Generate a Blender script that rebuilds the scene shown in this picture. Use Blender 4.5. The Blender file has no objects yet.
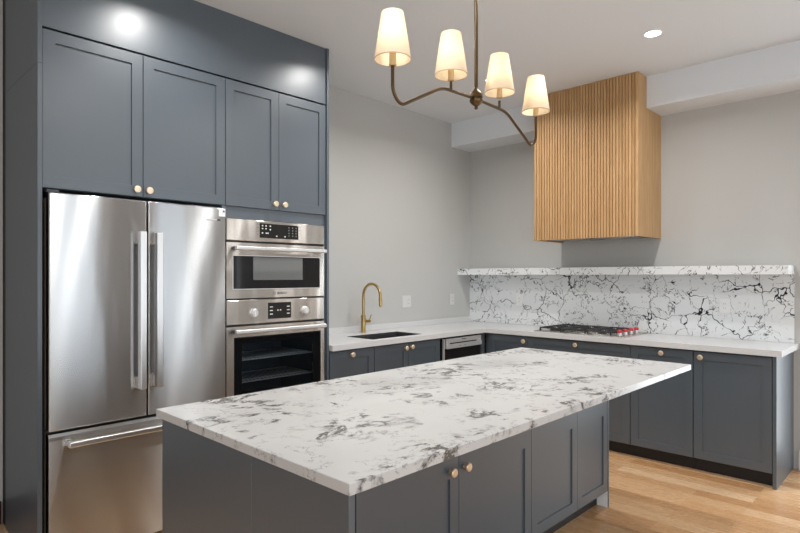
import bpy, bmesh, math, random
from mathutils import Vector, Matrix
random.seed(7)
PI = math.pi
sc = bpy.context.scene
COL = sc.collection

# ------------------------------------------------------------------ camera
cam_d = bpy.data.cameras.new('camera')
cam_d.sensor_width = 36.0
cam_d.lens = 36.0 * 564.2 / 800.0
cam_d.shift_y = 9.67 / 800.0
cam_d.clip_start = 0.05
cam = bpy.data.objects.new('camera', cam_d)
COL.objects.link(cam)
cam.location = (0, 0, 1.401)
cam.rotation_euler = (PI / 2, 0, -(PI / 2 - 0.7663))
sc.camera = cam

# ------------------------------------------------------------------ exposure
sc.view_settings.view_transform = 'Standard'
sc.view_settings.look = 'None'
sc.view_settings.gamma = 1.0
sc.view_settings.use_curve_mapping = False
sc.view_settings.exposure = 0.0

# ------------------------------------------------------------------ world and daylight
world = bpy.data.worlds.new('world')
sc.world = world
world.use_nodes = True
wb = world.node_tree.nodes['Background']
wb.inputs[0].default_value = (0.80, 0.90, 1.0, 1)
wb.inputs[1].default_value = 1.6

ZC = 3.0            # ceiling
XB = 4.954          # right wall plane (backsplash)
YA = 3.706          # left wall plane (sink)
YL = 3.85           # left wall beyond the tall cabinets
YR = -3.4           # rear wall, windows
XN = -3.2           # near wall behind the camera
DAY = 1.0

def area(name, loc, rot, sx, sy, power, color):
    l = bpy.data.lights.new(name, 'AREA')
    l.shape = 'RECTANGLE'; l.size = sx; l.size_y = sy
    l.energy = power; l.color = color
    o = bpy.data.objects.new(name, l); COL.objects.link(o)
    o.location = loc; o.rotation_euler = rot
    return o

# unseen windows, some added for their light, on the rear wall: (x0, x1, z0, z1); and on the near wall: (y0, y1, z0, z1)
REAR_WINDOWS_WITH_ADDED = [(-2.9, -1.6, 0.06, 2.6), (-1.2, 0.1, 0.06, 2.6), (0.5, 1.8, 0.06, 2.6), (2.35, 3.2, 0.06, 2.6), (3.9, 4.75, 0.06, 2.6)]  # first three added for more light; last two follow the fridge reflections
RIGHT_WINDOWS_WITH_ADDED = [(-2.5, -2.25, 0.06, 2.15), (0.0, 0.62, 0.06, 2.15)]  # narrow one follows an oven reflection; wide one added to brighten the island front
ADDED_NEAR_WINDOWS = [(-2.6, 0.6, 0.5, 2.5)]  # added to brighten the fronts and panels that face the near wall
RAD = 2.0
for (x0, x1, z0, z1) in REAR_WINDOWS_WITH_ADDED:
    area('daylight', ((x0 + x1) / 2, YR - 0.16, (z0 + z1) / 2), (PI / 2, 0, 0), x1 - x0, z1 - z0, PI * RAD * (x1 - x0) * (z1 - z0) * DAY, (0.87, 0.94, 1.0))
for (y0, y1, z0, z1) in RIGHT_WINDOWS_WITH_ADDED:
    area('daylight', (XB + 0.16, (y0 + y1) / 2, (z0 + z1) / 2), (PI / 2, 0, PI / 2), y1 - y0, z1 - z0, 2.1 * PI * RAD * (y1 - y0) * (z1 - z0) * DAY, (0.90, 0.96, 1.0))
for (y0, y1, z0, z1) in ADDED_NEAR_WINDOWS:
    area('daylight', (XN - 0.16, (y0 + y1) / 2, (z0 + z1) / 2), (PI / 2, 0, -PI / 2), y1 - y0, z1 - z0, 0.85 * PI * RAD * (y1 - y0) * (z1 - z0) * DAY, (0.95, 0.97, 1.0))

# ------------------------------------------------------------------ materials
def mat(name, color=(0.8, 0.8, 0.8), rough=0.5, metal=0.0, spec=0.5):
    m = bpy.data.materials.new(name); m.use_nodes = True
    b = m.node_tree.nodes['Principled BSDF']
    b.inputs['Base Color'].default_value = (*color, 1)
    b.inputs['Roughness'].default_value = rough
    b.inputs['Metallic'].default_value = metal
    b.inputs['Specular IOR Level'].default_value = spec
    return m

class NT:
    """small helper for node trees"""
    def __init__(s, m):
        s.t = m.node_tree; s.b = s.t.nodes['Principled BSDF']
    def n(s, kind, **kw):
        x = s.t.nodes.new(kind)
        for k, v in kw.items(): setattr(x, k, v)
        return x
    def l(s, a, b): s.t.links.new(a, b)
    def coord(s, scale=(1, 1, 1), rot=(0, 0, 0), loc=(0, 0, 0)):
        c = s.n('ShaderNodeTexCoord'); mp = s.n('ShaderNodeMapping')
        mp.inputs['Scale'].default_value = scale; mp.inputs['Rotation'].default_value = rot; mp.inputs['Location'].default_value = loc
        s.l(c.outputs['Object'], mp.inputs['Vector']); return mp.outputs['Vector']
    def noise(s, vec, scale, detail=3, rough=0.5, dist=0.0):
        x = s.n('ShaderNodeTexNoise'); x.inputs['Scale'].default_value = scale; x.inputs['Detail'].default_value = detail
        x.inputs['Roughness'].default_value = rough; x.inputs['Distortion'].default_value = dist
        if vec is not None: s.l(vec, x.inputs['Vector'])
        return x
    def ramp(s, fac, stops, interp='LINEAR'):
        x = s.n('ShaderNodeValToRGB'); cr = x.color_ramp; cr.interpolation = interp
        while len(cr.elements) < len(stops): cr.elements.new(0.5)
        for e, (p, c) in zip(cr.elements, stops):
            e.position = p; e.color = (*c, 1) if len(c) == 3 else c
        s.l(fac, x.inputs['Fac']); return x.outputs['Color']
    def math(s, op, a, b=None, clamp=False):
        x = s.n('ShaderNodeMath', operation=op); x.use_clamp = clamp
        for i, v in enumerate((a, b)):
            if v is None: continue
            if isinstance(v, (int, float)): x.inputs[i].default_value = v
            else: s.l(v, x.inputs[i])
        return x.outputs[0]
    def mix(s, fac, a, b, blend='MIX'):
        x = s.n('ShaderNodeMix', data_type='RGBA', blend_type=blend)
        if isinstance(fac, (int, float)): x.inputs[0].default_value = fac
        else: s.l(fac, x.inputs[0])
        for i, v in ((6, a), (7, b)):
            if isinstance(v, tuple): x.inputs[i].default_value = (*v, 1)
            else: s.l(v, x.inputs[i])
        return x.outputs[2]
    def bump(s, h, strength, dist=0.01):
        x = s.n('ShaderNodeBump'); x.inputs['Strength'].default_value = strength; x.inputs['Distance'].default_value = dist
        s.l(h, x.inputs['Height']); s.l(x.outputs[0], s.b.inputs['Normal'])

def paint(name, color, rough=0.6, tex=0.02, spec=0.5):
    m = mat(name, color, rough, 0, spec); t = NT(m)
    nz = t.noise(t.coord(), 220, 2)
    t.bump(nz.outputs[0], tex, 0.002)
    return m

def ridge(t, vec, scale, width, detail=4, rough=0.55, dist=0.6):
    """thin vein lines where a noise crosses its middle value: 1 on the line"""
    n = t.noise(vec, scale, detail, rough, dist)
    a = t.math('ABSOLUTE', t.math('SUBTRACT', n.outputs[0], 0.5))
    return t.math('SUBTRACT', 1.0, t.math('DIVIDE', a, width), clamp=True)

def marble_island():
    m = mat('island_marble', (0.8, 0.79, 0.77), 0.2, 0, 0.5); t = NT(m)
    def mask(scale, thr, gain, loc):
        n = t.noise(t.coord(loc=loc), scale, 4, 0.6)
        return t.math('MULTIPLY', t.math('SUBTRACT', n.outputs[0], thr), gain, clamp=True)
    v = t.coord(rot=(0, 0, 0.5), scale=(0.85, 1.2, 1.0))
    r1 = t.math('MULTIPLY', ridge(t, v, 3.0, 0.030, 8, 0.66, 0.5), t.math('MULTIPLY', mask(3.0, 0.50, 8, (0, 0, 0)), mask(13.0, 0.42, 9, (5, 5, 5))))
    r2 = t.math('MULTIPLY', ridge(t, t.coord(rot=(0, 0, 0.3), scale=(0.85, 1.2, 1), loc=(5, 2, 1)), 7.0, 0.055, 7, 0.66, 0.5), t.math('MULTIPLY', mask(5.0, 0.52, 10, (3, 1, 2)), mask(16.0, 0.45, 9, (1, 5, 5))))
    r3 = t.math('MULTIPLY', ridge(t, t.coord(loc=(1, 7, 4)), 2.4, 0.007, 8, 0.68, 0.3), t.math('MULTIPLY', mask(15.0, 0.44, 8, (2, 2, 2)), 0.7))
    s = t.math('MAXIMUM', t.math('MULTIPLY', r1, 1.7, clamp=True), t.math('MULTIPLY', r2, 1.5, clamp=True))
    s = t.math('MAXIMUM', t.math('MULTIPLY', s, 0.95), r3)
    cloud = t.noise(v, 2.0, 3)
    base = t.ramp(cloud.outputs[0], [(0.3, (0.60, 0.595, 0.585)), (0.7, (0.55, 0.545, 0.535))])
    col = t.mix(s, base, (0.085, 0.077, 0.068))
    t.l(col, t.b.inputs['Base Color'])
    return m

def marble_splash():
    m = mat('backsplash_marble', (0.75, 0.76, 0.76), 0.2, 0, 0.5); t = NT(m)
    wn = t.noise(t.coord(loc=(2, 3, 1)), 3.0, 4, 0.6)
    base_v = t.coord()
    add = t.n('ShaderNodeMixRGB', blend_type='ADD'); add.inputs[0].default_value = 0.35
    t.l(base_v, add.inputs[1]); t.l(wn.outputs['Color'], add.inputs[2])
    def vor(scale, width, seed):
        mp = t.n('ShaderNodeMapping'); mp.inputs['Location'].default_value = seed
        t.l(add.outputs[0], mp.inputs['Vector'])
        x = t.n('ShaderNodeTexVoronoi', feature='DISTANCE_TO_EDGE'); x.inputs['Scale'].default_value = scale
        t.l(mp.outputs[0], x.inputs['Vector'])
        return t.math('SUBTRACT', 1.0, t.math('DIVIDE', x.outputs['Distance'], width), clamp=True)
    mk = t.noise(t.coord(loc=(9, 4, 0)), 3.6, 4, 0.6)
    mk = t.math('MULTIPLY', t.math('SUBTRACT', mk.outputs[0], 0.42), 6.0, clamp=True)
    mkb = t.noise(t.coord(loc=(2, 8, 5)), 9.0, 4, 0.65)
    mkb = t.math('MULTIPLY', t.math('SUBTRACT', mkb.outputs[0], 0.47), 9.0, clamp=True)
    dash = t.noise(t.coord(loc=(7, 2, 3)), 26.0, 3, 0.6)
    dash = t.math('MULTIPLY', t.math('SUBTRACT', dash.outputs[0], 0.43), 10.0, clamp=True)
    a = t.math('MULTIPLY', t.math('MULTIPLY', vor(4.0, 0.019, (0, 0, 0)), mk), 1.8, clamp=True)
    b = t.math('MULTIPLY', t.math('MULTIPLY', vor(7.5, 0.024, (3, 1, 5)), mkb), 1.6, clamp=True)
    c = t.math('MULTIPLY', ridge(t, t.coord(loc=(4, 4, 4)), 3.4, 0.0075, 6, 0.62, 0.6), 1.5, clamp=True)
    s = t.math('MAXIMUM', t.math('MAXIMUM', a, t.math('MULTIPLY', b, dash)), t.math('MULTIPLY', c, dash))
    col = t.mix(s, (0.77, 0.785, 0.785), (0.016, 0.017, 0.024))
    t.l(col, t.b.inputs['Base Color'])
    return m

def oak_floor():
    m = mat('oak_floor', (0.5, 0.33, 0.2), 0.26, 0, 0.5); t = NT(m)
    v = t.coord(rot=(0, 0, PI / 2))
    br = t.n('ShaderNodeTexBrick'); br.offset = 0.37; br.offset_frequency = 2
    br.inputs['Scale'].default_value = 1.0
    br.inputs['Brick Width'].default_value = 0.85; br.inputs['Row Height'].default_value = 0.115
    br.inputs['Mortar Size'].default_value = 0.0016; br.inputs['Mortar Smooth'].default_value = 0.3
    br.inputs['Color1'].default_value = (0, 0, 0, 1); br.inputs['Color2'].default_value = (1, 1, 1, 1)
    br.inputs['Mortar'].default_value = (0.5, 0.5, 0.5, 1)
    t.l(v, br.inputs['Vector'])
    plank = t.ramp(br.outputs['Color'], [(0.0, (0.50, 0.265, 0.12)), (0.3, (0.60, 0.345, 0.165)), (0.7, (0.69, 0.43, 0.23)), (1.0, (0.82, 0.56, 0.34))])
    g = t.noise(t.coord(scale=(9, 0.55, 1)), 9, 5, 0.62, 0.4)
    grain = t.ramp(g.outputs[0], [(0.3, (0.86, 0.82, 0.78)), (0.65, (1.05, 1.04, 1.03))])
    col = t.mix(0.8, plank, grain, 'MULTIPLY')
    col = t.mix(t.math('MULTIPLY', br.outputs['Fac'], 0.4), col, (0.70, 0.55, 0.40))
    t.l(col, t.b.inputs['Base Color'])
    rn = t.noise(t.coord(scale=(6, 1, 1)), 5, 3)
    rr = t.ramp(rn.outputs[0], [(0.3, (0.22, 0.22, 0.22)), (0.7, (0.32, 0.32, 0.32))])
    t.l(rr, t.b.inputs['Roughness'])
    return m

def oak_veneer():
    m = mat('oak_veneer', (0.5, 0.31, 0.15), 0.5, 0, 0.3); t = NT(m)
    g = t.noise(t.coord(scale=(7, 7, 0.5)), 8, 6, 0.65, 0.5)
    w = t.noise(t.coord(scale=(38, 38, 0.0)), 1.0, 1)
    c1 = t.ramp(g.outputs[0], [(0.25, (0.41, 0.235, 0.105)), (0.5, (0.51, 0.315, 0.15)), (0.75, (0.58, 0.38, 0.20))])
    c2 = t.ramp(w.outputs[0], [(0.3, (0.86, 0.84, 0.80)), (0.7, (1.08, 1.08, 1.08))])
    t.l(t.mix(1.0, c1, c2, 'MULTIPLY'), t.b.inputs['Base Color'])
    t.bump(g.outputs[0], 0.08, 0.002)
    return m

def steel(name, color=(0.62, 0.61, 0.60), rough=0.24, aniso=0.79, wave=0.014):
    """brushed sheet: sharp across the width, smeared up and down, with a slight waviness"""
    m = mat(name, color, rough, 1.0); t = NT(m)
    a = t.n('ShaderNodeBsdfAnisotropic')
    a.inputs['Color'].default_value = (*color, 1); a.inputs['Roughness'].default_value = rough; a.inputs['Anisotropy'].default_value = aniso
    tg = t.n('ShaderNodeTangent', direction_type='RADIAL', axis='Z')
    t.l(tg.outputs[0], a.inputs['Tangent'])
    n1 = t.noise(t.coord(scale=(5.0, 5.0, 0.7)), 1.0, 2)
    b1 = t.n('ShaderNodeBump'); b1.inputs['Strength'].default_value = wave; b1.inputs['Distance'].default_value = 0.12
    t.l(n1.outputs[0], b1.inputs['Height']); t.l(b1.outputs[0], a.inputs['Normal'])
    t.l(a.outputs[0], m.node_tree.nodes['Material Output'].inputs['Surface'])
    return m

M = {}
M['wall'] = paint('wall_paint', (0.50, 0.495, 0.475), 0.65)
M['ceil'] = paint('ceiling_paint', (0.73, 0.76, 0.79), 0.8)
M['white'] = mat('white_trim_paint', (0.80, 0.80, 0.79), 0.35)
M['cab'] = paint('slate_cabinet_paint', (0.070, 0.089, 0.107), 0.36, 0.03, 1.0)
M['toe'] = mat('black_toe_kick', (0.012, 0.012, 0.013), 0.45)
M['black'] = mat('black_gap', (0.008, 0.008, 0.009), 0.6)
M['melamine'] = mat('white_melamine', (0.85, 0.86, 0.86), 0.4)
M['island'] = marble_island()
M['splash'] = marble_splash()
M['quartz'] = mat('white_quartz', (0.64, 0.64, 0.64), 0.22)
M['floor'] = oak_floor()
M['oak'] = oak_veneer()
M['steel'] = steel('brushed_steel', (0.47, 0.475, 0.48))
M['steel2'] = steel('smooth_steel', (0.66, 0.625, 0.585), 0.24, 0.75, 0.05)
M['bright'] = mat('satin_steel', (0.74, 0.73, 0.72), 0.36, 1.0)
M['sinksteel'] = mat('sink_steel', (0.13, 0.13, 0.13), 0.35, 0.8)  # darkened so the colour carries the dark reflections inside the basin
M['darkgray'] = mat('dark_gray_metal', (0.06, 0.06, 0.065), 0.45, 0.6)
M['brass'] = mat('champagne_brass', (0.86, 0.71, 0.52), 0.34, 0.75)
M['gold'] = mat('brushed_gold', (0.50, 0.34, 0.13), 0.3, 1.0)
M['bronze'] = mat('aged_bronze', (0.13, 0.085, 0.045), 0.30, 1.0)
M['glassblack'] = mat('black_glass', (0.006, 0.006, 0.007), 0.06)
M['mwscreen'] = mat('gray_oven_screen', (0.16, 0.165, 0.16), 0.22)
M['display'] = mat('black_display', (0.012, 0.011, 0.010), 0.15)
M['icon'] = mat('pale_print', (0.62, 0.62, 0.60), 0.5)
M['darkprint'] = mat('dark_print', (0.03, 0.03, 0.03), 0.5)
M['iron'] = mat('cast_iron', (0.022, 0.022, 0.023), 0.5)
M['red'] = mat('red_knob_cap', (0.55, 0.02, 0.03), 0.35)
M['plate'] = mat('white_plastic', (0.80, 0.80, 0.79), 0.35)
M['offwhite'] = mat('off_white_plastic', (0.63, 0.625, 0.61), 0.35)
M['panelsteel'] = mat('dishwasher_panel_steel', (0.60, 0.60, 0.60), 0.4, 0.5)
M['socket'] = mat('candle_sleeve', (0.55, 0.40, 0.22), 0.5)
M['mahogany'] = mat('mahogany', (0.06, 0.018, 0.012), 0.3)
M['cavity'] = mat('oven_enamel', (0.05, 0.066, 0.08), 0.4)
M['rackwire'] = mat('chrome_wire', (0.85, 0.85, 0.85), 0.3, 0.35)
M['tan'] = mat('tan_hinge_strip', (0.20, 0.155, 0.10), 0.5)

def shade_mat():
    m = bpy.data.materials.new('linen_shade'); m.use_nodes = True
    nt = m.node_tree; nt.nodes.clear()
    out = nt.nodes.new('ShaderNodeOutputMaterial'); mx = nt.nodes.new('ShaderNodeMixShader')
    d = nt.nodes.new('ShaderNodeBsdfDiffuse'); tr = nt.nodes.new('ShaderNodeBsdfTranslucent')
    d.inputs[0].default_value = (0.85, 0.78, 0.66, 1); tr.inputs[0].default_value = (0.92, 0.85, 0.74, 1)
    mx.inputs[0].default_value = 0.55
    nt.links.new(d.outputs[0], mx.inputs[1]); nt.links.new(tr.outputs[0], mx.inputs[2]); nt.links.new(mx.outputs[0], out.inputs[0])
    return m
M['shade'] = shade_mat()

def emis(name, color, s):
    m = bpy.data.materials.new(name); m.use_nodes = True
    b = m.node_tree.nodes['Principled BSDF']
    b.inputs['Base Color'].default_value = (*color, 1)
    b.inputs['Emission Color'].default_value = (*color, 1); b.inputs['Emission Strength'].default_value = s
    return m
M['bulb'] = emis('warm_bulb', (1.0, 0.82, 0.60), 10.5)
M['lamp'] = emis('recessed_lamp_lens', (1.0, 0.97, 0.92), 12)

def glass_mat():
    m = bpy.data.materials.new('tinted_oven_glass'); m.use_nodes = True
    nt = m.node_tree; nt.nodes.clear()
    out = nt.nodes.new('ShaderNodeOutputMaterial'); mx = nt.nodes.new('ShaderNodeMixShader')
    tr = nt.nodes.new('ShaderNodeBsdfTransparent'); gl = nt.nodes.new('ShaderNodeBsdfGlossy'); fr = nt.nodes.new('ShaderNodeFresnel')
    tr.inputs[0].default_value = (0.86, 0.88, 0.90, 1); gl.inputs['Roughness'].default_value = 0.04; fr.inputs[0].default_value = 1.45
    nt.links.new(fr.outputs[0], mx.inputs[0]); nt.links.new(tr.outputs[0], mx.inputs[1]); nt.links.new(gl.outputs[0], mx.inputs[2]); nt.links.new(mx.outputs[0], out.inputs[0])
    return m
M['glass'] = glass_mat()

# ------------------------------------------------------------------ mesh helpers
class MB:
    def __init__(s): s.bm = bmesh.new()
    def box(s, x0, x1, y0, y1, z0, z1, bev=0.0, seg=1):
        b = bmesh.new()
        bmesh.ops.create_cube(b, size=1.0)
        for v in b.verts:
            v.co = Vector((x0 if v.co.x < 0 else x1, y0 if v.co.y < 0 else y1, z0 if v.co.z < 0 else z1))
        if bev > 0:
            r = bmesh.ops.bevel(b, geom=list(b.edges), offset=bev, segments=seg, affect='EDGES', profile=0.5)
            big = sorted(b.faces, key=lambda f: -f.calc_area())[:6]
            if seg > 1:
                for f in b.faces: f.smooth = f not in big
        s._join(b); return s
    def _join(s, b):
        me = bpy.data.meshes.new('tmp'); b.to_mesh(me); b.free(); s.bm.from_mesh(me); bpy.data.meshes.remove(me)
    def lathe(s, prof, base=(0, 0, 0), axis='z', n=24, caps=True):
        """prof: list of (radius, height) along the axis"""
        b = bmesh.new(); rings = []
        for r, h in prof:
            ring = []
            for i in range(n):
                a = 2 * PI * i / n
                ring.append(b.verts.new((r * math.cos(a), r * math.sin(a), h)))
            rings.append(ring)
        for k in range(len(rings) - 1):
            for i in range(n):
                b.faces.new((rings[k][i], rings[k][(i + 1) % n], rings[k + 1][(i + 1) % n], rings[k + 1][i]))
        if caps:
            b.faces.new(list(reversed(rings[0]))); b.faces.new(rings[-1])
        bmesh.ops.recalc_face_normals(b, faces=b.faces)
        for f in b.faces: f.smooth = len(f.verts) == 4
        R = {'z': Matrix.Identity(3), '-y': Matrix.Rotation(PI / 2, 3, 'X'), 'x': Matrix.Rotation(PI / 2, 3, 'Y'), '-x': Matrix.Rotation(-PI / 2, 3, 'Y'), '-z': Matrix.Rotation(PI, 3, 'X')}[axis]
        for v in b.verts: v.co = R @ v.co + Vector(base)
        s._join(b); return s
    def tube(s, pts, r, n=12, caps=True):
        """round tube along pts; r a number or a list"""
        pts = [Vector(p) for p in pts]; rs = r if isinstance(r, list) else [r] * len(pts)
        b = bmesh.new(); rings = []; up = None
        for i, p in enumerate(pts):
            if i == 0: t = pts[1] - p
            elif i == len(pts) - 1: t = p - pts[i - 1]
            else: t = (pts[i + 1] - p).normalized() + (p - pts[i - 1]).normalized()
            t.normalize()
            if up is None:
                up = Vector((0, 0, 1)) if abs(t.z) < 0.9 else Vector((1, 0, 0))
            u = (up - t * up.dot(t)).normalized(); w = t.cross(u); up = u
            rings.append([b.verts.new(p + (u * math.cos(2 * PI * k / n) + w * math.sin(2 * PI * k / n)) * rs[i]) for k in range(n)])
        for k in range(len(rings) - 1):
            for i in range(n):
                b.faces.new((rings[k][i], rings[k][(i + 1) % n], rings[k + 1][(i + 1) % n], rings[k + 1][i]))
        if caps:
            b.faces.new(list(reversed(rings[0]))); b.faces.new(rings[-1])
        bmesh.ops.recalc_face_normals(b, faces=b.faces)
        for f in b.faces: f.smooth = len(f.verts) == 4
        s._join(b); return s
    def prism(s, poly, axis, a0, a1):
        """extrude a polygon; axis 'y': poly in (x,z), axis 'z': poly in (x,y), axis 'x': poly in (y,z)"""
        b = bmesh.new()
        def P(u, v, a): return {'x': (a, u, v), 'y': (u, a, v), 'z': (u, v, a)}[axis]
        lo = [b.verts.new(P(u, v, a0)) for u, v in poly]; hi = [b.verts.new(P(u, v, a1)) for u, v in poly]
        n = len(poly)
        for i in range(n): b.faces.new((lo[i], lo[(i + 1) % n], hi[(i + 1) % n], hi[i]))
        b.faces.new(lo); b.faces.new(hi)
        bmesh.ops.recalc_face_normals(b, faces=b.faces)
        s._join(b); return s
    def cells(s, xs, ys, z0, z1, keep):
        """slab from a grid of cells; keep(i, j) says which are solid"""
        b = bmesh.new(); V = {}
        def v(i, j, z):
            k = (i, j, z)
            if k not in V: V[k] = b.verts.new((xs[i], ys[j], z))
            return V[k]
        nx, ny = len(xs) - 1, len(ys) - 1
        K = lambda i, j: 0 <= i < nx and 0 <= j < ny and keep(i, j)
        for i in range(nx):
            for j in range(ny):
                if not K(i, j): continue
                b.faces.new((v(i, j, z1), v(i + 1, j, z1), v(i + 1, j + 1, z1), v(i, j + 1, z1)))
                b.faces.new((v(i, j, z0), v(i, j + 1, z0), v(i + 1, j + 1, z0), v(i + 1, j, z0)))
                for (a, c, p, q) in ((-1, 0, (i, j + 1), (i, j)), (1, 0, (i + 1, j), (i + 1, j + 1)), (0, -1, (i, j), (i + 1, j)), (0, 1, (i + 1, j + 1), (i, j + 1))):
                    if not K(i + a, j + c):
                        b.faces.new((v(*p, z0), v(*q, z0), v(*q, z1), v(*p, z1)))
        bmesh.ops.recalc_face_normals(b, faces=b.faces)
        s._join(b); return s
    def build(s, name, m, parent=None, smooth=True):
        me = bpy.data.meshes.new(name); s.bm.to_mesh(me); s.bm.free()
        if smooth:
            flags = [p.use_smooth for p in me.polygons]
            me.set_sharp_from_angle(angle=math.radians(35))
            me.polygons.foreach_set('use_smooth', flags)
        me.materials.append(M[m] if isinstance(m, str) else m)
        o = bpy.data.objects.new(name, me); COL.objects.link(o)
        if parent is not None: o.parent = parent
        return o

def bx(*a, bev=0.0, seg=1): return MB().box(*a, bev=bev, seg=seg)
def tag(o, label, cat, group=None):
    o['label'] = label; o['category'] = cat
    if group: o['group'] = group
    return o
def thing(name, label, cat, loc=(0, 0, 0), rz=0.0, group=None):
    o = bpy.data.objects.new(name, None); COL.objects.link(o)
    o.empty_display_size = 0.1
    o.location = loc; o.rotation_euler = (0, 0, rz)
    return tag(o, label, cat, group)
def struct(name, mb, m, **k):
    o = mb.build(name, m, **k); o['kind'] = 'structure'; return o
def copy_tree(o, parent=None):
    c = o.copy(); COL.objects.link(c)
    if parent is not None: c.parent = parent
    for ch in list(o.children): copy_tree(ch, c)
    return c
def fillet(pts, rad, n=6):
    """round the inner corners of a polyline"""
    pts = [Vector(p) for p in pts]; out = [pts[0]]
    for i in range(1, len(pts) - 1):
        a, p, c = pts[i - 1], pts[i], pts[i + 1]
        r = min(rad, (a - p).length * 0.49, (c - p).length * 0.49)
        u = p + (a - p).normalized() * r; w = p + (c - p).normalized() * r
        for k in range(n + 1):
            t = k / n
            out.append(u * (1 - t) ** 2 + p * 2 * t * (1 - t) + w * t * t)
    out.append(pts[-1]); return out
def text_mesh(name, s, size, m, parent, loc, rot, extrude=0.0003):
    cu = bpy.data.curves.new(name, 'FONT'); cu.body = s; cu.size = size; cu.extrude = extrude
    cu.align_x = 'CENTER'; cu.align_y = 'CENTER'
    tmp = bpy.data.objects.new(name + '_tmp', cu); COL.objects.link(tmp)
    bpy.context.view_layer.update()
    me = bpy.data.meshes.new_from_object(tmp.evaluated_get(bpy.context.evaluated_depsgraph_get()))
    bpy.data.objects.remove(tmp); bpy.data.curves.remove(cu)
    me.name = name; me.materials.clear(); me.materials.append(M[m])
    o = bpy.data.objects.new(name, me); COL.objects.link(o); o.parent = parent
    o.location = loc; o.rotation_euler = rot
    return o

# ------------------------------------------------------------------ room shell
struct('floor', bx(XN - 0.2, XB + 0.2, YR - 0.2, YL + 0.2, -0.1, 0.0), 'floor', smooth=False)
struct('ceiling', bx(XN - 0.2, XB + 0.2, YR - 0.2, YL + 0.2, ZC, ZC + 0.1), 'ceil', smooth=False)
w = MB(); w.box(0.775, XB, YA, YL + 0.2, 0, ZC); struct('wall_left', w, 'wall', smooth=False)
struct('wall_left_end', bx(XN, 0.775, YL, YL + 0.2, 0, ZC), 'wall', smooth=False)
struct('ceiling_beam', bx(4.629, XB, YR, YA, 2.7505, ZC), 'ceil', smooth=False)

def wall_with_openings(name, along, f0, f1, a0, a1, ops):
    mb = MB(); cur = a0
    def put(p, q, z0, z1):
        if q - p < 1e-4 or z1 - z0 < 1e-4: return
        if along == 'x': mb.box(p, q, f0, f1, z0, z1)
        else: mb.box(f0, f1, p, q, z0, z1)
    for (p, q, z0, z1) in sorted(ops):
        put(cur, p, 0, ZC); put(p, q, 0, z0); put(p, q, z1, ZC); cur = q
    put(cur, a1, 0, ZC)
    return struct(name, mb, 'wall', smooth=False)
def unseen_window(n, along, f0, f1, p, q, z0, z1):
    f = MB(); fw = 0.05
    for (a, b, c, d) in ((p, p + fw, z0, z1), (q - fw, q, z0, z1), (p + fw, q - fw, z0, z0 + fw), (p + fw, q - fw, z1 - fw, z1)):
        if along == 'x': f.box(a, b, f0, f1, c, d)
        else: f.box(f0, f1, a, b, c, d)
    struct('window_%d' % n, f, 'white', smooth=False)  # frames for all unseen windows, the added ones too
wall_with_openings('wall_rear', 'x', YR - 0.2, YR, XN - 0.2, XB, REAR_WINDOWS_WITH_ADDED)
wall_with_openings('wall_right', 'y', XB, XB + 0.2, YR - 0.2, YL + 0.2, RIGHT_WINDOWS_WITH_ADDED)
wall_with_openings('wall_near', 'y', XN - 0.2, XN, YR, YL + 0.2, ADDED_NEAR_WINDOWS)
wn = 1
for (x0, x1, z0, z1) in REAR_WINDOWS_WITH_ADDED: unseen_window(wn, 'x', YR - 0.11, YR - 0.05, x0, x1, z0, z1); wn += 1
for (y0, y1, z0, z1) in RIGHT_WINDOWS_WITH_ADDED: unseen_window(wn, 'y', XB + 0.05, XB + 0.11, y0, y1, z0, z1); wn += 1
for (y0, y1, z0, z1) in ADDED_NEAR_WINDOWS: unseen_window(wn, 'y', XN - 0.11, XN - 0.05, y0, y1, z0, z1); wn += 1

# baseboards
bb = MB(); bb.box(XB - 0.014, XB, 0.622, 0.752, 0, 0.125).box(XB - 0.010, XB, 0.622, 0.752, 0.125, 0.145, bev=0.003)
struct('baseboard_right', bb, 'white', smooth=False)
bb = MB(); bb.box(XN, 0.735, YL - 0.016, YL, 0, 0.105).box(XN, 0.735, YL - 0.022, YL, 0.105, 0.131, bev=0.006, seg=2)
struct('baseboard_left', bb, 'mahogany')
struct('trim_1', bx(0.744, 0.774, 3.755, YL - 0.002, 0, ZC), 'black', smooth=False)  # black strip standing in for the shadow gap behind the tall panel

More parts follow.
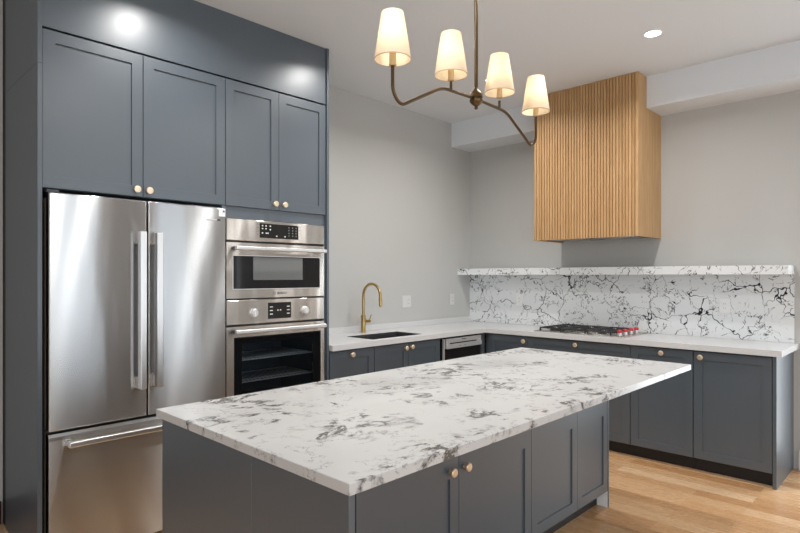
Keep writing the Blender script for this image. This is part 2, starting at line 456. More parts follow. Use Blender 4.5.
# ------------------------------------------------------------------ cabinet builders
def door_mesh(x0, x1, z0, z1, y=0.0, th=0.02, st=0.057, rec=0.008, top=None):
    """shaker front facing -y: one slab with a recessed centre panel"""
    b = bmesh.new()
    xs = [x0, x0 + st, x1 - st, x1]; zs = [z0, z0 + st, z1 - (top or st), z1]
    F = [[b.verts.new((x, y, z)) for z in zs] for x in xs]
    ch = 0.0015
    I = {}
    for i, x in ((1, xs[1] + ch), (2, xs[2] - ch)):
        for j, z in ((1, zs[1] + ch), (2, zs[2] - ch)): I[i, j] = b.verts.new((x, y + rec, z))
    for i in range(3):
        for j in range(3):
            if (i, j) != (1, 1): b.faces.new((F[i][j], F[i + 1][j], F[i + 1][j + 1], F[i][j + 1]))
    for (p, q) in (((1, 1), (2, 1)), ((2, 1), (2, 2)), ((2, 2), (1, 2)), ((1, 2), (1, 1))):
        b.faces.new((F[p[0]][p[1]], F[q[0]][q[1]], I[q], I[p]))
    b.faces.new((I[1, 1], I[2, 1], I[2, 2], I[1, 2]))
    B = [b.verts.new((x, y + th, z)) for x, z in ((x0, z0), (x1, z0), (x1, z1), (x0, z1))]
    b.faces.new(list(reversed(B)))
    b.faces.new((F[0][0], F[1][0], F[2][0], F[3][0], B[1], B[0]))
    b.faces.new((F[3][0], F[3][1], F[3][2], F[3][3], B[2], B[1]))
    b.faces.new((F[3][3], F[2][3], F[1][3], F[0][3], B[3], B[2]))
    b.faces.new((F[0][3], F[0][2], F[0][1], F[0][0], B[0], B[3]))
    bmesh.ops.recalc_face_normals(b, faces=b.faces)
    ed = [e for e in b.edges if (all(abs(v.co.y - y) < 1e-6 for v in e.verts) and any(abs(f.normal.y) < 0.5 for f in e.link_faces) and
          (abs(e.verts[0].co.x - e.verts[1].co.x) < 1e-6 and min(abs(e.verts[0].co.x - x0), abs(e.verts[0].co.x - x1)) < 1e-6 or
           abs(e.verts[0].co.z - e.verts[1].co.z) < 1e-6 and min(abs(e.verts[0].co.z - z0), abs(e.verts[0].co.z - z1)) < 1e-6))]
    bmesh.ops.bevel(b, geom=ed, offset=0.0015, segments=1, affect='EDGES')
    m = MB(); m._join(b); return m

def knob(parent, x, z, y=0.0, s=1.22):
    k = MB().lathe([(0.0075 * s, 0), (0.0065 * s, 0.002), (0.0055 * s, 0.012), (0.007 * s, 0.015), (0.0135 * s, 0.018), (0.0155 * s, 0.021), (0.0155 * s, 0.025), (0.0135 * s, 0.0278), (0.008 * s, 0.029)], axis='-y', n=20)
    o = k.build('knob', 'brass', parent); o.location = (x, y, z); return o

G = 0.0015
def cabinet(label, loc, rz, wd, fronts, z0=0.0, z1=0.865, depth=0.56, toe=True, body_top=None, name='base_cabinet', group=None, front_name='door', body_x=None, top=None):
    """fronts: (x0, x1, z0, z1, knob_x, knob_z); the front faces -y at local y = 0"""
    t = thing(name, label, 'cabinet', loc, rz, group)
    bt = body_top if body_top is not None else z1
    c0, c1 = body_x or (G, wd - G)
    b = MB()
    b.box(c0, c1, 0.0212, depth, (0.10 if toe else z0), bt)
    b.build('body', 'cab', t, smooth=False)
    if toe:
        bx(c0 - 0.0012, c1 + 0.0012, 0.072, depth, 0.0, 0.0995).build('toe_kick', 'toe', t, smooth=False)
    for (a, c, p, q, kx, kz) in fronts:
        d = door_mesh(a, c, p, q, top=top).build(front_name, 'cab', t, smooth=False)
        if kx is not None: knob(d, kx, kz)
    return t

# ------------------------------------------------------------------ tall cabinet wall (faces -Y at YT)
YT = 3.123
t = thing('tall_end_panel', 'tall dark slate side panel at the left of the fridge, floor to ceiling', 'cabinet panel', (0.738, 3.107, 0))
bx(0, 0.0205, 0, 0.645, 0, 2.4205, bev=0.001).build('lower_panel', 'cab', t, smooth=False)
bx(0, 0.0205, 0, 0.645, 2.4215, ZC - 0.001, bev=0.001).build('upper_panel', 'cab', t, smooth=False)

cabinet('wide two-door upper cabinet above the stainless fridge', (0.76, YT, 0), 0, 0.963,
        [(0.002, 0.476, 1.83, 2.597, 0.440, 1.866), (0.479, 0.962, 1.83, 2.597, 0.505, 1.866)], z0=1.829, z1=2.60, depth=0.58, toe=False, name='upper_cabinet')
cabinet('narrower two-door upper cabinet above the built-in ovens', (1.7245, YT, 0), 0, 0.769,
        [(0.002, 0.3795, 1.83, 2.597, 0.346, 1.868), (0.382, 0.768, 1.83, 2.597, 0.417, 1.868)], z0=1.829, z1=2.60, depth=0.58, toe=False, name='upper_cabinet')
fl = MB(); fl.box(0.760, 2.4925, YT + 0.001, YT + 0.02, 2.613, ZC - 0.001).box(0.760, 2.4925, YT - 0.003, YT + 0.02, 2.606, 2.6128, bev=0.001)
tag(fl.build('bulkhead_panel', 'cab', smooth=False), 'plain dark bulkhead panel between the upper cabinets and the ceiling', 'cabinet panel')

t = thing('oven_cabinet', 'tall slate cabinet housing holding the two stacked ovens', 'cabinet', (0, YT, 0))
bx(1.700, 1.7235, 0.0, 0.57, 0, 1.8275).build('side_panel', 'cab', t, smooth=False)
bx(2.494, 2.513, -0.012, 0.58, 0, ZC - 0.001, bev=0.001).build('side_panel', 'cab', t, smooth=False)
bx(1.7245, 2.4935, 0.012, 0.3, 1.757, 1.8275).build('top_rail', 'cab', t, smooth=False)
bx(1.7245, 2.4935, 0.012, 0.55, 0.45, 0.468).build('shelf', 'cab', t, smooth=False)
d = door_mesh(1.727, 2.491, 0.11, 0.44).build('drawer', 'cab', t, smooth=False); knob(d, 2.109, 0.30)
bx(1.7245, 2.4935, 0.07, 0.55, 0, 0.099).build('toe_kick', 'toe', t, smooth=False)
bx(2.4745, 2.4935, 0.004, 0.02, 0.47, 1.755).build('filler_strip', 'cab', t, smooth=False)

# ------------------------------------------------------------------ refrigerator
FX0, FXM, FX1 = 0.7735, 1.2355, 1.6915
YF = 3.06
t = thing('refrigerator', 'tall stainless french-door refrigerator with bottom freezer drawer', 'refrigerator', (0, YF, 0))
bx(FX0 + 0.012, FX1 - 0.01, 0.062, 0.60, 0.03, 1.79, bev=0.004).build('body', 'darkgray', t)
bx(FX0 + 0.03, FX1 - 0.03, 0.07, 0.10, 0.0, 0.019).build('toe_grille', 'black', t)
def fridge_door(x0, x1, hx):
    d = bx(x0, x1, 0, 0.052, 0.657, 1.803, bev=0.006, seg=3).build('door', 'steel', t)
    h = MB(); h.box(hx - 0.0165, hx + 0.0165, -0.068, -0.030, 0.812, 1.634, bev=0.004, seg=2)
    h.build('handle', 'bright', d)
    for z in (0.812, 1.572):
        bx(hx - 0.0165, hx + 0.0165, -0.0295, -0.0002, z, z + 0.062, bev=0.003).build('handle_bracket', 'steel2', d)
    return d
fridge_door(FX0, FXM - 0.0035, 1.190)
rd = fridge_door(FXM + 0.0035, FX1, 1.2755)
bx(FXM - 0.003, FXM + 0.003, 0.03, 0.05, 0.68, 1.80).build('door_seal', 'black', t)
bx(FX0 + 0.005, FX1 - 0.005, 0.03, 0.05, 0.6445, 0.6565).build('drawer_seal', 'black', t)
dz = MB().prism([(0.012, 0.642), (0.052, 0.642), (0.052, 0.02), (0.0, 0.02), (0.0, 0.612), (0.003, 0.628)], 'x', FX0, FX1)
dz = dz.build('freezer_drawer', 'steel', t, smooth=False)
h = MB().box(0.845, 1.62, -0.062, -0.030, 0.578, 0.606, bev=0.006, seg=3); h.build('handle', 'bright', dz)
for x in (0.845, 1.585):
    bx(x, x + 0.035, -0.0305, -0.0002, 0.580, 0.604, bev=0.002).build('handle_bracket', 'steel2', dz)
bx(FX0 + 0.001, FX0 + 0.010, 0.070, 0.30, 0.02, 1.78).build('hinge_strip', 'tan', t)
for z in (1.803, 0.648):
    bx(FX0 - 0.004, FX0 + 0.05, 0.02, 0.06, z + 0.0005, z + 0.014, bev=0.002).build('hinge', 'darkgray', t)
st = bx(1.647, 1.688, -0.0012, -0.0002, 1.752, 1.797).build('energy_sticker', 'plate', rd); st['label'] = 'white paper sticker with a small brown mark'
bx(1.672, 1.683, -0.002, -0.0013, 1.777, 1.788).build('sticker_mark', 'mahogany', rd)
bx(1.565, 1.635, -0.0012, -0.0002, 1.727, 1.733).build('name_strip', 'icon', rd)
bx(1.637, 1.656, -0.0012, -0.0002, 1.726, 1.735).build('model_mark', 'darkprint', rd)

# ------------------------------------------------------------------ ovens
OX0, OX1 = 1.7275, 2.4735
def handle_bar(parent, x0, x1, z, r=0.0125, y=-0.055):
    b = MB(); b.box(x0, x1, y - r, y + r, z - r, z + r, bev=0.006, seg=3)
    o = b.build('handle', 'bright', parent)
    for x in (x0 + 0.006, x1 - 0.034):
        bx(x, x + 0.028, y + r - 0.001, -0.0005, z - r + 0.002, z + r - 0.002, bev=0.002).build('handle_bracket', 'darkgray', o)
    return o
def rect_frame(mb, x0, x1, z0, z1, i0, i1, k0, k1, y0, y1):
    mb.box(x0, i0, y0, y1, z0, z1).box(i1, x1, y0, y1, z0, z1).box(i0, i1, y0, y1, z0, k0).box(i0, i1, y0, y1, k1, z1)
    return mb

t = thing('speed_oven', 'upper built-in stainless microwave oven with black keypad display', 'oven', (0.0, YT - 0.006, 0))
bx(OX0 + 0.02, OX1 - 0.02, 0.037, 0.40, 1.268, 1.745).build('body', 'darkgray', t)
cp = bx(OX0, OX1, 0, 0.03, 1.621, 1.754, bev=0.003).build('control_panel', 'steel2', t)
bx(1.958, 2.254, -0.0015, -0.0002, 1.645, 1.737).build('display', 'display', cp)
for (x, z) in ((1.972, 1.722), (1.998, 1.722), (2.03, 1.722), (1.972, 1.704), (1.998, 1.704), (2.03, 1.70), (1.972, 1.676), (2.0, 1.676), (2.012, 1.676), (2.078, 1.660), (2.142, 1.660)):
    bx(x, x + 0.010, -0.0021, -0.0016, z - 0.004, z + 0.004).build('key', 'icon', cp, smooth=False)
for x in (2.175, 2.205, 2.232):
    for z in (1.72, 1.702, 1.684, 1.666): bx(x, x + 0.006, -0.0021, -0.0016, z - 0.0015, z + 0.0015).build('key', 'icon', cp, smooth=False)
for z in (1.73, 1.708, 1.686, 1.664):
    for x in (2.262, 1.938): bx(x, x + 0.012, -0.0008, -0.0002, z - 0.001, z + 0.001).build('panel_marking', 'darkprint', cp, smooth=False)
bx(OX0 + 0.004, OX1 - 0.004, 0.012, 0.036, 1.609, 1.6205).build('vent_gap', 'black', t)
dr = rect_frame(MB(), OX0, OX1, 1.264, 1.608, 1.771, 2.436, 1.321, 1.528, 0, 0.034).build('door', 'steel2', t, smooth=False)
bx(1.7712, 2.4358, 0.003, 0.03, 1.3212, 1.5278).build('door_glass', 'glassblack', dr, smooth=False)
bx(1.913, 2.291, 0.0018, 0.0029, 1.377, 1.522).build('window_screen', 'mwscreen', dr, smooth=False)
rim = rect_frame(MB(), 1.769, 2.438, 1.319, 1.530, 1.7725, 2.4345, 1.3225, 1.5265, -0.0015, -0.0003).build('glass_trim', 'bright', dr, smooth=False)
handle_bar(dr, 1.757, 2.448, 1.572)
text_mesh('lettering', 'BOSCH', 0.022, 'darkprint', dr, (2.125, -0.0006, 1.291), (PI / 2, 0, 0))
MB().lathe([(0.0085, 0), (0.0085, 0.0006), (0.0065, 0.0006), (0.0065, 0)], base=(2.066, -0.0002, 1.291), axis='-y', caps=False).build('ring_mark', 'darkprint', dr)

t = thing('wall_oven', 'lower built-in stainless wall oven with two round knobs and a dark glass door', 'oven', (0.0, YT - 0.006, 0))
cp = bx(OX0, OX1, 0, 0.03, 1.103, 1.254, bev=0.003).build('control_panel', 'steel2', t)
bx(2.019, 2.196, -0.0015, -0.0002, 1.127, 1.231).build('display', 'display', cp)
for x in (2.032, 2.162):
    for z in (1.203, 1.180, 1.157): bx(x, x + 0.022, -0.0021, -0.0016, z - 0.003, z + 0.003).build('key', 'icon', cp, smooth=False)
for x in (2.088, 2.108): bx(x, x + 0.009, -0.0021, -0.0016, 1.177, 1.185).build('digit', 'icon', cp, smooth=False)
for x in (1.915, 2.307):
    k = MB().lathe([(0.027, 0.0), (0.027, 0.004), (0.0245, 0.006), (0.023, 0.018), (0.021, 0.0195)], axis='-y', n=28)
    k.box(-0.0045, 0.0045, -0.029, -0.0185, -0.0215, 0.0215, bev=0.002)
    o = k.build('knob', 'bright', cp); o.location = (x, -0.0002, 1.171)
    for q in range(8):
        a = 2 * PI * q / 8 + 0.4; cx, cz = x + 0.043 * math.cos(a), 1.171 + 0.043 * math.sin(a)
        bx(cx - 0.004, cx + 0.004, -0.0008, -0.0002, cz - 0.001, cz + 0.001).build('dial_marking', 'darkprint', cp, smooth=False)
bx(OX0 + 0.004, OX1 - 0.004, 0.012, 0.036, 1.255, 1.2632).build('vent_gap', 'black', t)
bx(OX0 + 0.004, OX1 - 0.004, 0.012, 0.036, 1.0905, 1.1025).build('vent_gap', 'black', t)
dr = rect_frame(MB(), OX0, OX1, 0.52, 1.090, 1.778, 2.444, 0.575, 1.024, 0, 0.034).build('door', 'steel2', t, smooth=False)
rect_frame(MB(), 1.7785, 2.4435, 0.5755, 1.0235, 1.836, 2.378, 0.62, 0.984, 0.006, 0.012).build('glass_border', 'glassblack', dr, smooth=False)
bx(1.8362, 2.3778, 0.007, 0.011, 0.6202, 0.9838).build('door_glass', 'glass', dr, smooth=False)
handle_bar(dr, 1.757, 2.448, 1.062)
cv = MB(); y0, y1 = 0.04, 0.46
cv.box(1.79, 2.44, y1, y1 + 0.01, 0.57, 1.03).box(1.79, 1.80, y0, y1, 0.57, 1.03).box(2.43, 2.44, y0, y1, 0.57, 1.03).box(1.80, 2.43, y0, y1, 0.57, 0.58).box(1.80, 2.43, y0, y1, 1.02, 1.03)
cv.build('oven_cavity', 'cavity', t, smooth=False)
for z in (0.87, 0.73):
    r = MB()
    for yy in (0.07, 0.14, 0.40): r.tube([(1.805, yy, z), (2.425, yy, z)], 0.0042, 8)
    for i in range(22):
        x = 1.815 + i * 0.0286; r.tube([(x, 0.07, z + 0.004), (x, 0.40, z + 0.004)], 0.0024, 6)
    r.build('oven_rack', 'rackwire', t)

# ------------------------------------------------------------------ base cabinets along the sink wall
YC = 3.104
cabinet('slate base cabinet beside the oven tower, one knob on its top rail', (2.5145, YC, 0), 0, 0.430,
        [(0.002, 0.428, 0.10, 0.863, 0.200, 0.830)], depth=0.58)
cabinet('two-door slate base cabinet under the sink', (2.946, YC, 0), 0, 0.776,
        [(0.002, 0.377, 0.10, 0.863, 0.339, 0.826), (0.3795, 0.774, 0.10, 0.863, 0.408, 0.829)], depth=0.58, body_top=0.64)
tag(bx(4.318, 4.3705, YC, YC + 0.02, 0.10, 0.863).build('corner_filler', 'cab', smooth=False), 'narrow slate filler strip in the corner right of the dishwasher', 'cabinet panel')

t = thing('dishwasher', 'built-in dishwasher with stainless control strip under the white counter', 'dishwasher', (0, YC - 0.012, 0))
bx(3.748, 4.300, 0.04, 0.56, 0.10, 0.862).build('body', 'black', t, smooth=False)
bx(3.748, 4.30, 0.012, 0.038, 0.11, 0.858, bev=0.002).build('door', 'display', t)  # steel door coloured black for the dark island it reflects
bx(3.748, 3.764, -0.004, 0.0118, 0.11, 0.858).build('edge_strip', 'panelsteel', t)
cp = MB(); cp.box(3.778, 4.282, -0.022, 0.0118, 0.772, 0.812, bev=0.003).box(3.778, 4.282, -0.014, 0.0118, 0.8125, 0.858, bev=0.003)
cp = cp.build('control_panel', 'panelsteel', t)
bx(3.82, 4.2, -0.0205, -0.0142, 0.8128, 0.8215).build('pull_slot', 'black', cp)
for x in (3.95, 4.02): bx(x, x + 0.012, -0.0229, -0.0222, 0.786, 0.792).build('button_marking', 'darkprint', cp, smooth=False)
bx(3.99, 4.05, -0.0149, -0.0142, 0.842, 0.848).build('name_print', 'darkprint', cp, smooth=False)
for x, z in ((4.25, 0.80), (4.262, 0.786), (4.25, 0.824)):
    bx(x, x + 0.008, -0.0234, -0.0142, z - 0.004, z + 0.004).build('button', 'plate', cp, smooth=False)
bx(3.748, 4.3, 0.05, 0.07, 0.0, 0.098).build('toe_kick', 'toe', t, smooth=False)

# ------------------------------------------------------------------ base cabinets along the cooktop wall (face -X)
XF = 4.372; RB = -PI / 2
def bcab(label, ya, yb, fronts, **k):      # ya > yb; local x runs towards -Y
    return cabinet(label, (XF, ya, 0), RB, ya - yb, fronts, **k)
bcab('slate corner base cabinet left of the cooktop cabinet, knob at its right edge', 3.102, 2.651, [(0.045, 0.449, 0.10, 0.863, 0.424, 0.824)], depth=0.575)
bcab('wide slate base cabinet under the gas cooktop', 2.649, 1.743, [(0.002, 0.904, 0.10, 0.863, 0.462, 0.833)], depth=0.575, body_top=0.82)
bcab('slate base cabinet right of the cooktop, knob centred on its top rail', 1.741, 1.293, [(0.002, 0.446, 0.10, 0.863, 0.234, 0.831)], depth=0.575)
bcab('last slate base cabinet before the glossy end panel, knob at its left edge', 1.291, 0.8085, [(0.002, 0.481, 0.10, 0.863, 0.050, 0.825)], depth=0.575)
tag(bx(XF - 0.003, XB - 0.0005, 0.785, 0.807, 0.0, 0.8735, bev=0.001).build('end_panel', 'cab', smooth=False), 'slate end panel closing the right end of the cooktop cabinets', 'cabinet panel')

# ------------------------------------------------------------------ white L-shaped worktop with the sink cut out
SX0, SX1, SY0, SY1 = 2.97, 3.56, 3.15, 3.47
FB, EB, FA = 4.344, 0.752, 3.074
xs = [2.5145, SX0, SX1, FB, XB - 0.0005]; ys = [EB, FA, SY0, SY1, YA - 0.0005]
def keep(i, j):
    if j == 0: return i == 3
    if i == 1 and j == 2: return False
    return True
c = MB().cells(xs, ys, 0.875, 0.915, keep).build('worktop', 'quartz', smooth=False)
tag(c, 'white quartz L-shaped worktop holding the sink and the gas cooktop', 'countertop')
tag(bx(2.5145, XB - 0.0125, YA - 0.020, YA - 0.0005, 0.9152, 0.966, bev=0.001).build('upstand', 'quartz', smooth=False), 'low white quartz upstand along the wall behind the sink', 'backsplash')

s = MB(); a, g = 0.0008, 0.003
s.box(SX0 + a, SX1 - a, SY0 + a, SY1 - a, 0.700, 0.705)
s.box(SX0 + a, SX0 + g, SY0 + a, SY1 - a, 0.7052, 0.9135).box(SX1 - g, SX1 - a, SY0 + a, SY1 - a, 0.7052, 0.9135)
s.box(SX0 + g, SX1 - g, SY0 + a, SY0 + g, 0.7052, 0.9135).box(SX0 + g, SX1 - g, SY1 - g, SY1 - a, 0.7052, 0.9135)
t = thing('sink', 'undermount stainless sink sunk in the white worktop', 'sink', (0, 0, 0))
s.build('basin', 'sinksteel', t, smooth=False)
MB().lathe([(0.042, 0.7053), (0.040, 0.709), (0.028, 0.7075), (0.004, 0.7075)], base=(3.265, 3.33, 0)).build('drain', 'bright', t)

# faucet
t = thing('faucet', 'brushed gold gooseneck faucet behind the sink', 'faucet', (3.285, 3.60, 0.9152))
MB().lathe([(0.024, 0), (0.024, 0.004), (0.0205, 0.006), (0.0205, 0.148), (0.019, 0.151), (0.0125, 0.153)], n=24).build('base', 'gold', t)
R = 0.105; zc = 0.315
path = [(0, 0, 0.150), (0, 0, 0.22)] + [(0, -R + R * math.cos(a), zc + R * math.sin(a)) for a in [PI * k / 18 for k in range(0, 18)]]
path += [(0, -2 * R, zc - 0.012)]
MB().tube(path, 0.0118, 16).build('spout', 'gold', t)
MB().tube([(0, -2 * R, zc - 0.012), (0, -2 * R, zc - 0.02), (0, -2 * R - 0.004, zc - 0.075), (0, -2 * R - 0.006, zc - 0.085)], [0.0125, 0.0145, 0.0145, 0.012], 16).build('spray_head', 'gold', t)
hd = MB().tube([(0.019, 0, 0.095), (0.078, 0, 0.095)], 0.0130, 16).build('valve', 'gold', t)
MB().tube([(0.068, 0, 0.103), (0.074, 0, 0.114), (0.096, 0, 0.148)], [0.0055, 0.005, 0.0042], 12).build('lever', 'gold', hd)

# ------------------------------------------------------------------ backsplash, ledge, outlets
tag(bx(XB - 0.012, XB - 0.0005, 0.778, YA - 0.0005, 0.9155, 1.4125).build('backsplash', 'splash', smooth=False), 'white marble backsplash slab with dark veins behind the cooktop', 'backsplash')
tag(bx(4.728, XB - 0.0005, 0.778, YA - 0.0005, 1.413, 1.479, bev=0.0015).build('ledge', 'splash', smooth=False), 'long thick marble ledge on top of the veined backsplash', 'shelf')

def outlet(label, loc, rz, wd, h, kinds, m='plate'):
    o = thing('wall_outlet', label, 'outlet', loc, rz)
    p = bx(-wd / 2, wd / 2, -0.006, -0.0003, -h / 2, h / 2, bev=0.002, seg=2).build('cover_plate', m, o)
    n = len(kinds)
    for i, k in enumerate(kinds):
        x = (i - (n - 1) / 2) * 0.046
        q = bx(x - 0.0165, x + 0.0165, -0.0078, -0.0061, -0.033, 0.033, bev=0.001).build('receptacle' if k == 'o' else 'switch_rocker', m, o)
        if k == 'o':
            sl = MB()
            for z in (-0.017, 0.017):
                sl.box(x - 0.0075, x - 0.0055, -0.0084, -0.0079, z - 0.004, z + 0.004).box(x + 0.0055, x + 0.0075, -0.0084, -0.0079, z - 0.004, z + 0.004)
            sl.build('socket_groove', 'darkprint', q, smooth=False)
    return o
outlet('white double wall plate right of the gold faucet', (3.937, YA, 1.158), 0, 0.118, 0.115, 'so', 'offwhite')
outlet('small white single outlet on the plain wall near the corner', (4.635, YA, 1.160), 0, 0.072, 0.115, 'o', 'offwhite')
outlet('white outlet on the marble left of the cooktop', (XB - 0.012, 3.081, 1.16), RB, 0.075, 0.118, 'o')
outlet('white outlet on the marble right of the cooktop', (XB - 0.012, 1.229, 1.168), RB, 0.075, 0.118, 'o')

# ------------------------------------------------------------------ gas cooktop
CY0, CY1, CX0, CX1 = 1.812, 2.61, 4.418, 4.928
t = thing('gas_cooktop', 'stainless gas cooktop with black grates and red-capped knobs', 'cooktop', (0, 0, 0.9152))
tray = MB().box(CX0, CX1, CY0, CY1, 0, 0.008, bev=0.003, seg=2).build('tray', 'steel2', t)
burn = [(4.54, 2.47, 0.036), (4.80, 2.47, 0.030), (4.67, 2.255, 0.05), (4.54, 2.04, 0.030), (4.80, 2.04, 0.036)]
for (x, y, r) in burn:
    b = MB().lathe([(r * 1.25, 0.0082), (r * 1.2, 0.014), (r, 0.016), (r, 0.022), (r * 0.9, 0.026), (0.004, 0.027)], base=(x, y, 0), n=28).build('burner', 'iron', t)
for (ya, yb) in ((2.362, 2.57), (2.142, 2.352), (1.925, 2.132)):
    gr = MB(); z0, z1 = 0.028, 0.038; wv = 0.006
    xa, xb = CX0 + 0.03, CX1 - 0.03
    gr.box(xa, xb, ya, ya + 2 * wv, z0, z1, bev=0.002).box(xa, xb, yb - 2 * wv, yb, z0, z1, bev=0.002)
    gr.box(xa, xa + 2 * wv, ya + 2 * wv, yb - 2 * wv, z0, z1, bev=0.002).box(xb - 2 * wv, xb, ya + 2 * wv, yb - 2 * wv, z0, z1, bev=0.002)
    ym = (ya + yb) / 2
    gr.box((xa + xb) / 2 - wv, (xa + xb) / 2 + wv, ya + 2 * wv, yb - 2 * wv, z0, z1, bev=0.002)
    for x in ((xa * 0.75 + xb * 0.25), (xa * 0.25 + xb * 0.75)):
        gr.box(x - wv, x + wv, ya + 2 * wv, ym - 0.022, z0, z1, bev=0.002).box(x - wv, x + wv, ym + 0.022, yb - 2 * wv, z0, z1, bev=0.002)
        gr.box(x - 0.06, x - 0.022, ym - wv, ym + wv, z0, z1, bev=0.002).box(x + 0.022, x + 0.06, ym - wv, ym + wv, z0, z1, bev=0.002)
    for x in (xa, xb - 2 * wv):
        for y in (ya, yb - 2 * wv): gr.box(x, x + 2 * wv, y, y + 2 * wv, 0.0082, z0)
    gr.build('grate', 'iron', t)
for i in range(4):
    x = 4.495 + i * 0.112
    k = MB().lathe([(0.019, 0.0082), (0.019, 0.012), (0.0165, 0.014), (0.0165, 0.030)], base=(x, 1.872, 0), n=20).build('knob', 'bright', t)
    MB().lathe([(0.0185, 0.0302), (0.0195, 0.036), (0.0185, 0.046), (0.012, 0.054), (0.003, 0.056)], base=(x, 1.872, 0), n=20).build('knob_cap', 'red', k)

# ------------------------------------------------------------------ range hood, fluted oak
HX, HY0, HY1, HZ = 4.4543, 1.712, 2.6286, 1.717
t = thing('range_hood', 'oak range hood with a vertically fluted front above the cooktop', 'range hood', (0, 0, 0))
xm = 4.6275
for ya in (HY0, HY1 - 0.02):
    b = MB().prism([(HX + 0.012, HZ), (XB - 0.0005, HZ), (XB - 0.0005, 2.749), (xm, 2.749), (xm, ZC - 0.001), (HX + 0.012, ZC - 0.001)], 'y', ya, ya + 0.02)
    b.build('side_panel', 'oak', t, smooth=False)
NS = 36; poly = []; pw = (HY1 - HY0) / NS; gw = 0.0065
for i in range(NS):
    y0 = HY0 + i * pw
    a, b2 = y0 + gw / 2, y0 + pw - gw / 2
    if i == 0: a = y0
    if i == NS - 1: b2 = y0 + pw
    poly += [(HX + 0.0105, a), (HX + 0.002, a + 0.0005), (HX, a + 0.003), (HX, b2 - 0.003), (HX + 0.002, b2 - 0.0005), (HX + 0.0105, b2)]
poly = poly + [(HX + 0.0118, HY1), (HX + 0.0118, HY0)]
MB().prism(poly, 'z', HZ, ZC - 0.001).build('fluted_front', 'oak', t)
bx(HX + 0.016, XB - 0.001, HY0 + 0.021, HY1 - 0.021, HZ + 0.012, HZ + 0.03).build('liner', 'darkgray', t, smooth=False)
for k in range(2):
    y0 = HY0 + 0.08 + k * 0.38
    bx(HX + 0.07, XB - 0.07, y0, y0 + 0.36, HZ + 0.006, HZ + 0.0115).build('filter', 'steel2', t, smooth=False)

# ------------------------------------------------------------------ island
IX0, IX1, IY0, IY1, IC = 0.8688, 3.3502, 0.9995, 2.0758, 1.4616
ZI = 0.885
tag(bx(IX0, IX1, IY0, IY1, ZI, 0.915, bev=0.0018).build('island_worktop', 'island', smooth=False), 'large white marble island worktop with gray-brown veins', 'countertop')
EP = 0.8745
tag(bx(EP, EP + 0.019, 1.4355, 2.036, 0, ZI - 0.0005, bev=0.0008).build('island_end_panel', 'cab', smooth=False), 'dark panel on the near end of the island, the half towards the fridge', 'cabinet panel')
tag(bx(EP, EP + 0.019, IY0 + 0.010, 1.4345, 0, ZI - 0.0005, bev=0.0008).build('island_support_panel', 'cab', smooth=False), 'dark panel under the near corner of the island worktop, carrying its overhang', 'cabinet panel')
def icab(label, x0, x1, fronts):
    o = cabinet(label, (x0, IC, 0), 0, x1 - x0, [(a - x0, b - x0, 0.10, 0.660, (k - x0 if k else None), 0.596) for (a, b, k) in fronts], z1=ZI - 0.001, depth=0.575, name='island_cabinet', top=0.094)
    bx(G, x1 - x0 - G, 0, 0.02, 0.663, ZI - 0.002).build('fascia', 'cab', o, smooth=False)
    return o
icab('island cabinet beside the dark end panel, mostly hidden by it', 0.895, 1.298, [(0.897, 1.297, None)])
icab('two-door island cabinet with a pair of brass knobs', 1.299, 2.452, [(1.300, 1.8735, 1.816), (1.8765, 2.451, 1.914)])
icab('two-door island cabinet without knobs at the far end of the island', 2.453, 3.3305, [(2.4545, 2.9365, None), (2.939, 3.329, None)])
t = thing('island_side_panel', 'slate side panel at the far end of the island with white inner foot', 'cabinet panel', (0, 0, 0))
bx(3.3325, 3.3500, IC, 2.036, 0, ZI - 0.0005).build('panel', 'cab', t, smooth=False)
o = bx(3.3310, 3.3323, IC + 0.002, IC + 0.068, 0.0, 0.0985).build('inner_face', 'melamine', t, smooth=False); o['label'] = 'unpainted white inner face at the toe kick'

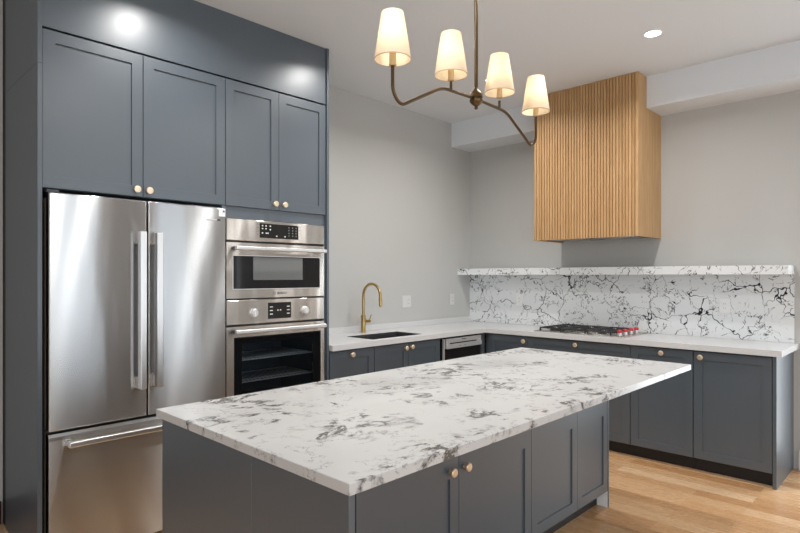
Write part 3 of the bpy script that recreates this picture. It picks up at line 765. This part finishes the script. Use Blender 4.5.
# ------------------------------------------------------------------ chandelier
CX, CYY = 2.10, 1.538
t = thing('chandelier', 'bronze four-arm linear chandelier with lit white shades above the island', 'chandelier', (CX, CYY, 0))
MB().lathe([(0.062, ZC - 0.001), (0.062, ZC - 0.014), (0.05, ZC - 0.024), (0.010, ZC - 0.026)]).build('ceiling_canopy', 'bronze', t)
MB().tube([(0, 0, ZC - 0.02), (0, 0, 2.24)], 0.0085, 14).build('rod', 'bronze', t)
MB().lathe([(0.006, 2.164), (0.009, 2.170), (0.006, 2.176), (0.013, 2.181), (0.024, 2.190), (0.030, 2.200), (0.030, 2.206), (0.027, 2.208), (0.027, 2.214), (0.030, 2.216), (0.030, 2.228), (0.027, 2.238), (0.016, 2.247), (0.0105, 2.256), (0.0085, 2.262)], n=28).build('hub', 'bronze', t)
def lamp_arm(dx, zb, arm):
    s = 1 if dx > 0 else -1
    if arm:
        pts = fillet([(0.02 * s, 0, 2.211), (0.245 * s, 0, 2.204), (dx - 0.045 * s, 0, 2.072), (dx, 0, 2.115), (dx, 0, 2.235)], 0.045)
        a = MB().tube(pts, 0.0068, 12).build('arm', 'bronze', t)
    else:
        a = MB().tube([(dx, 0, 2.208), (dx, 0, 2.245)], 0.0062, 12).build('stem', 'bronze', t)
    MB().lathe([(0.0145, zb - 0.024), (0.0150, zb - 0.019), (0.0135, zb - 0.017), (0.0135, zb + 0.055), (0.010, zb + 0.056)], base=(dx, 0, 0), n=18).build('socket', 'socket', a)
    sh = MB().lathe([(0.0708, zb), (0.0712, zb + 0.004), (0.0435, zb + 0.181), (0.0428, zb + 0.181), (0.0705, zb + 0.004), (0.0700, zb)], base=(dx, 0, 0), n=36, caps=False)
    sh = sh.build('lamp_shade', 'shade', a)
    MB().lathe([(0.0712, zb - 0.001), (0.0716, zb + 0.003), (0.0713, zb + 0.003), (0.0704, zb - 0.001)], base=(dx, 0, 0), n=36, caps=False).build('shade_rim', 'socket', a)
    MB().lathe([(0.009, zb + 0.057), (0.018, zb + 0.075), (0.024, zb + 0.095), (0.022, zb + 0.112), (0.012, zb + 0.124), (0.002, zb + 0.127)], base=(dx, 0, 0), n=18).build('bulb', 'bulb', a)
for dx, zb, arm in ((-0.543, 2.241, True), (-0.183, 2.272, False), (0.188, 2.282, False), (0.525, 2.262, True)): lamp_arm(dx, zb, arm)

# ------------------------------------------------------------------ recessed ceiling lights
LX, LY = (1.335, 2.62, 3.83), (1.376, 2.645)
proto = None
for ly in LY:
    for lx in LX:
        if proto is None:
            o = thing('recessed_light', 'small round recessed downlight in the ceiling', 'ceiling light', (lx, ly, ZC), 0, 'recessed downlights')
            MB().lathe([(0.062, -0.0005), (0.060, -0.004), (0.050, -0.005), (0.048, -0.0005)], caps=False, n=32).build('trim_ring', 'white', o)
            MB().lathe([(0.0475, -0.0008), (0.0475, -0.003), (0.002, -0.003)], n=32).build('lens', 'lamp', o)
            proto = o
        else:
            o = copy_tree(proto); o.location = (lx, ly, ZC)
        l = bpy.data.lights.new('downlight', 'AREA'); l.shape = 'DISK'; l.size = 0.09; l.energy = 11; l.color = (1.0, 0.985, 0.965); l.spread = math.radians(150)
        lo = bpy.data.objects.new('downlight', l); COL.objects.link(lo); lo.location = (lx, ly, ZC - 0.006)
names = {(3.83, 1.376): 'lit recessed downlight in the ceiling in front of the oak hood'}
for o in list(COL.objects):
    if o.type == 'EMPTY' and o.name.startswith('recessed_light'):
        k = (round(o.location.x, 3), round(o.location.y, 3))
        if k in names: o['label'] = names[k]
        elif k[0] == 3.83: o['label'] = 'recessed downlight hidden behind a chandelier shade'
        else: o['label'] = 'recessed downlight overhead, seen only as a glint on the cabinets'
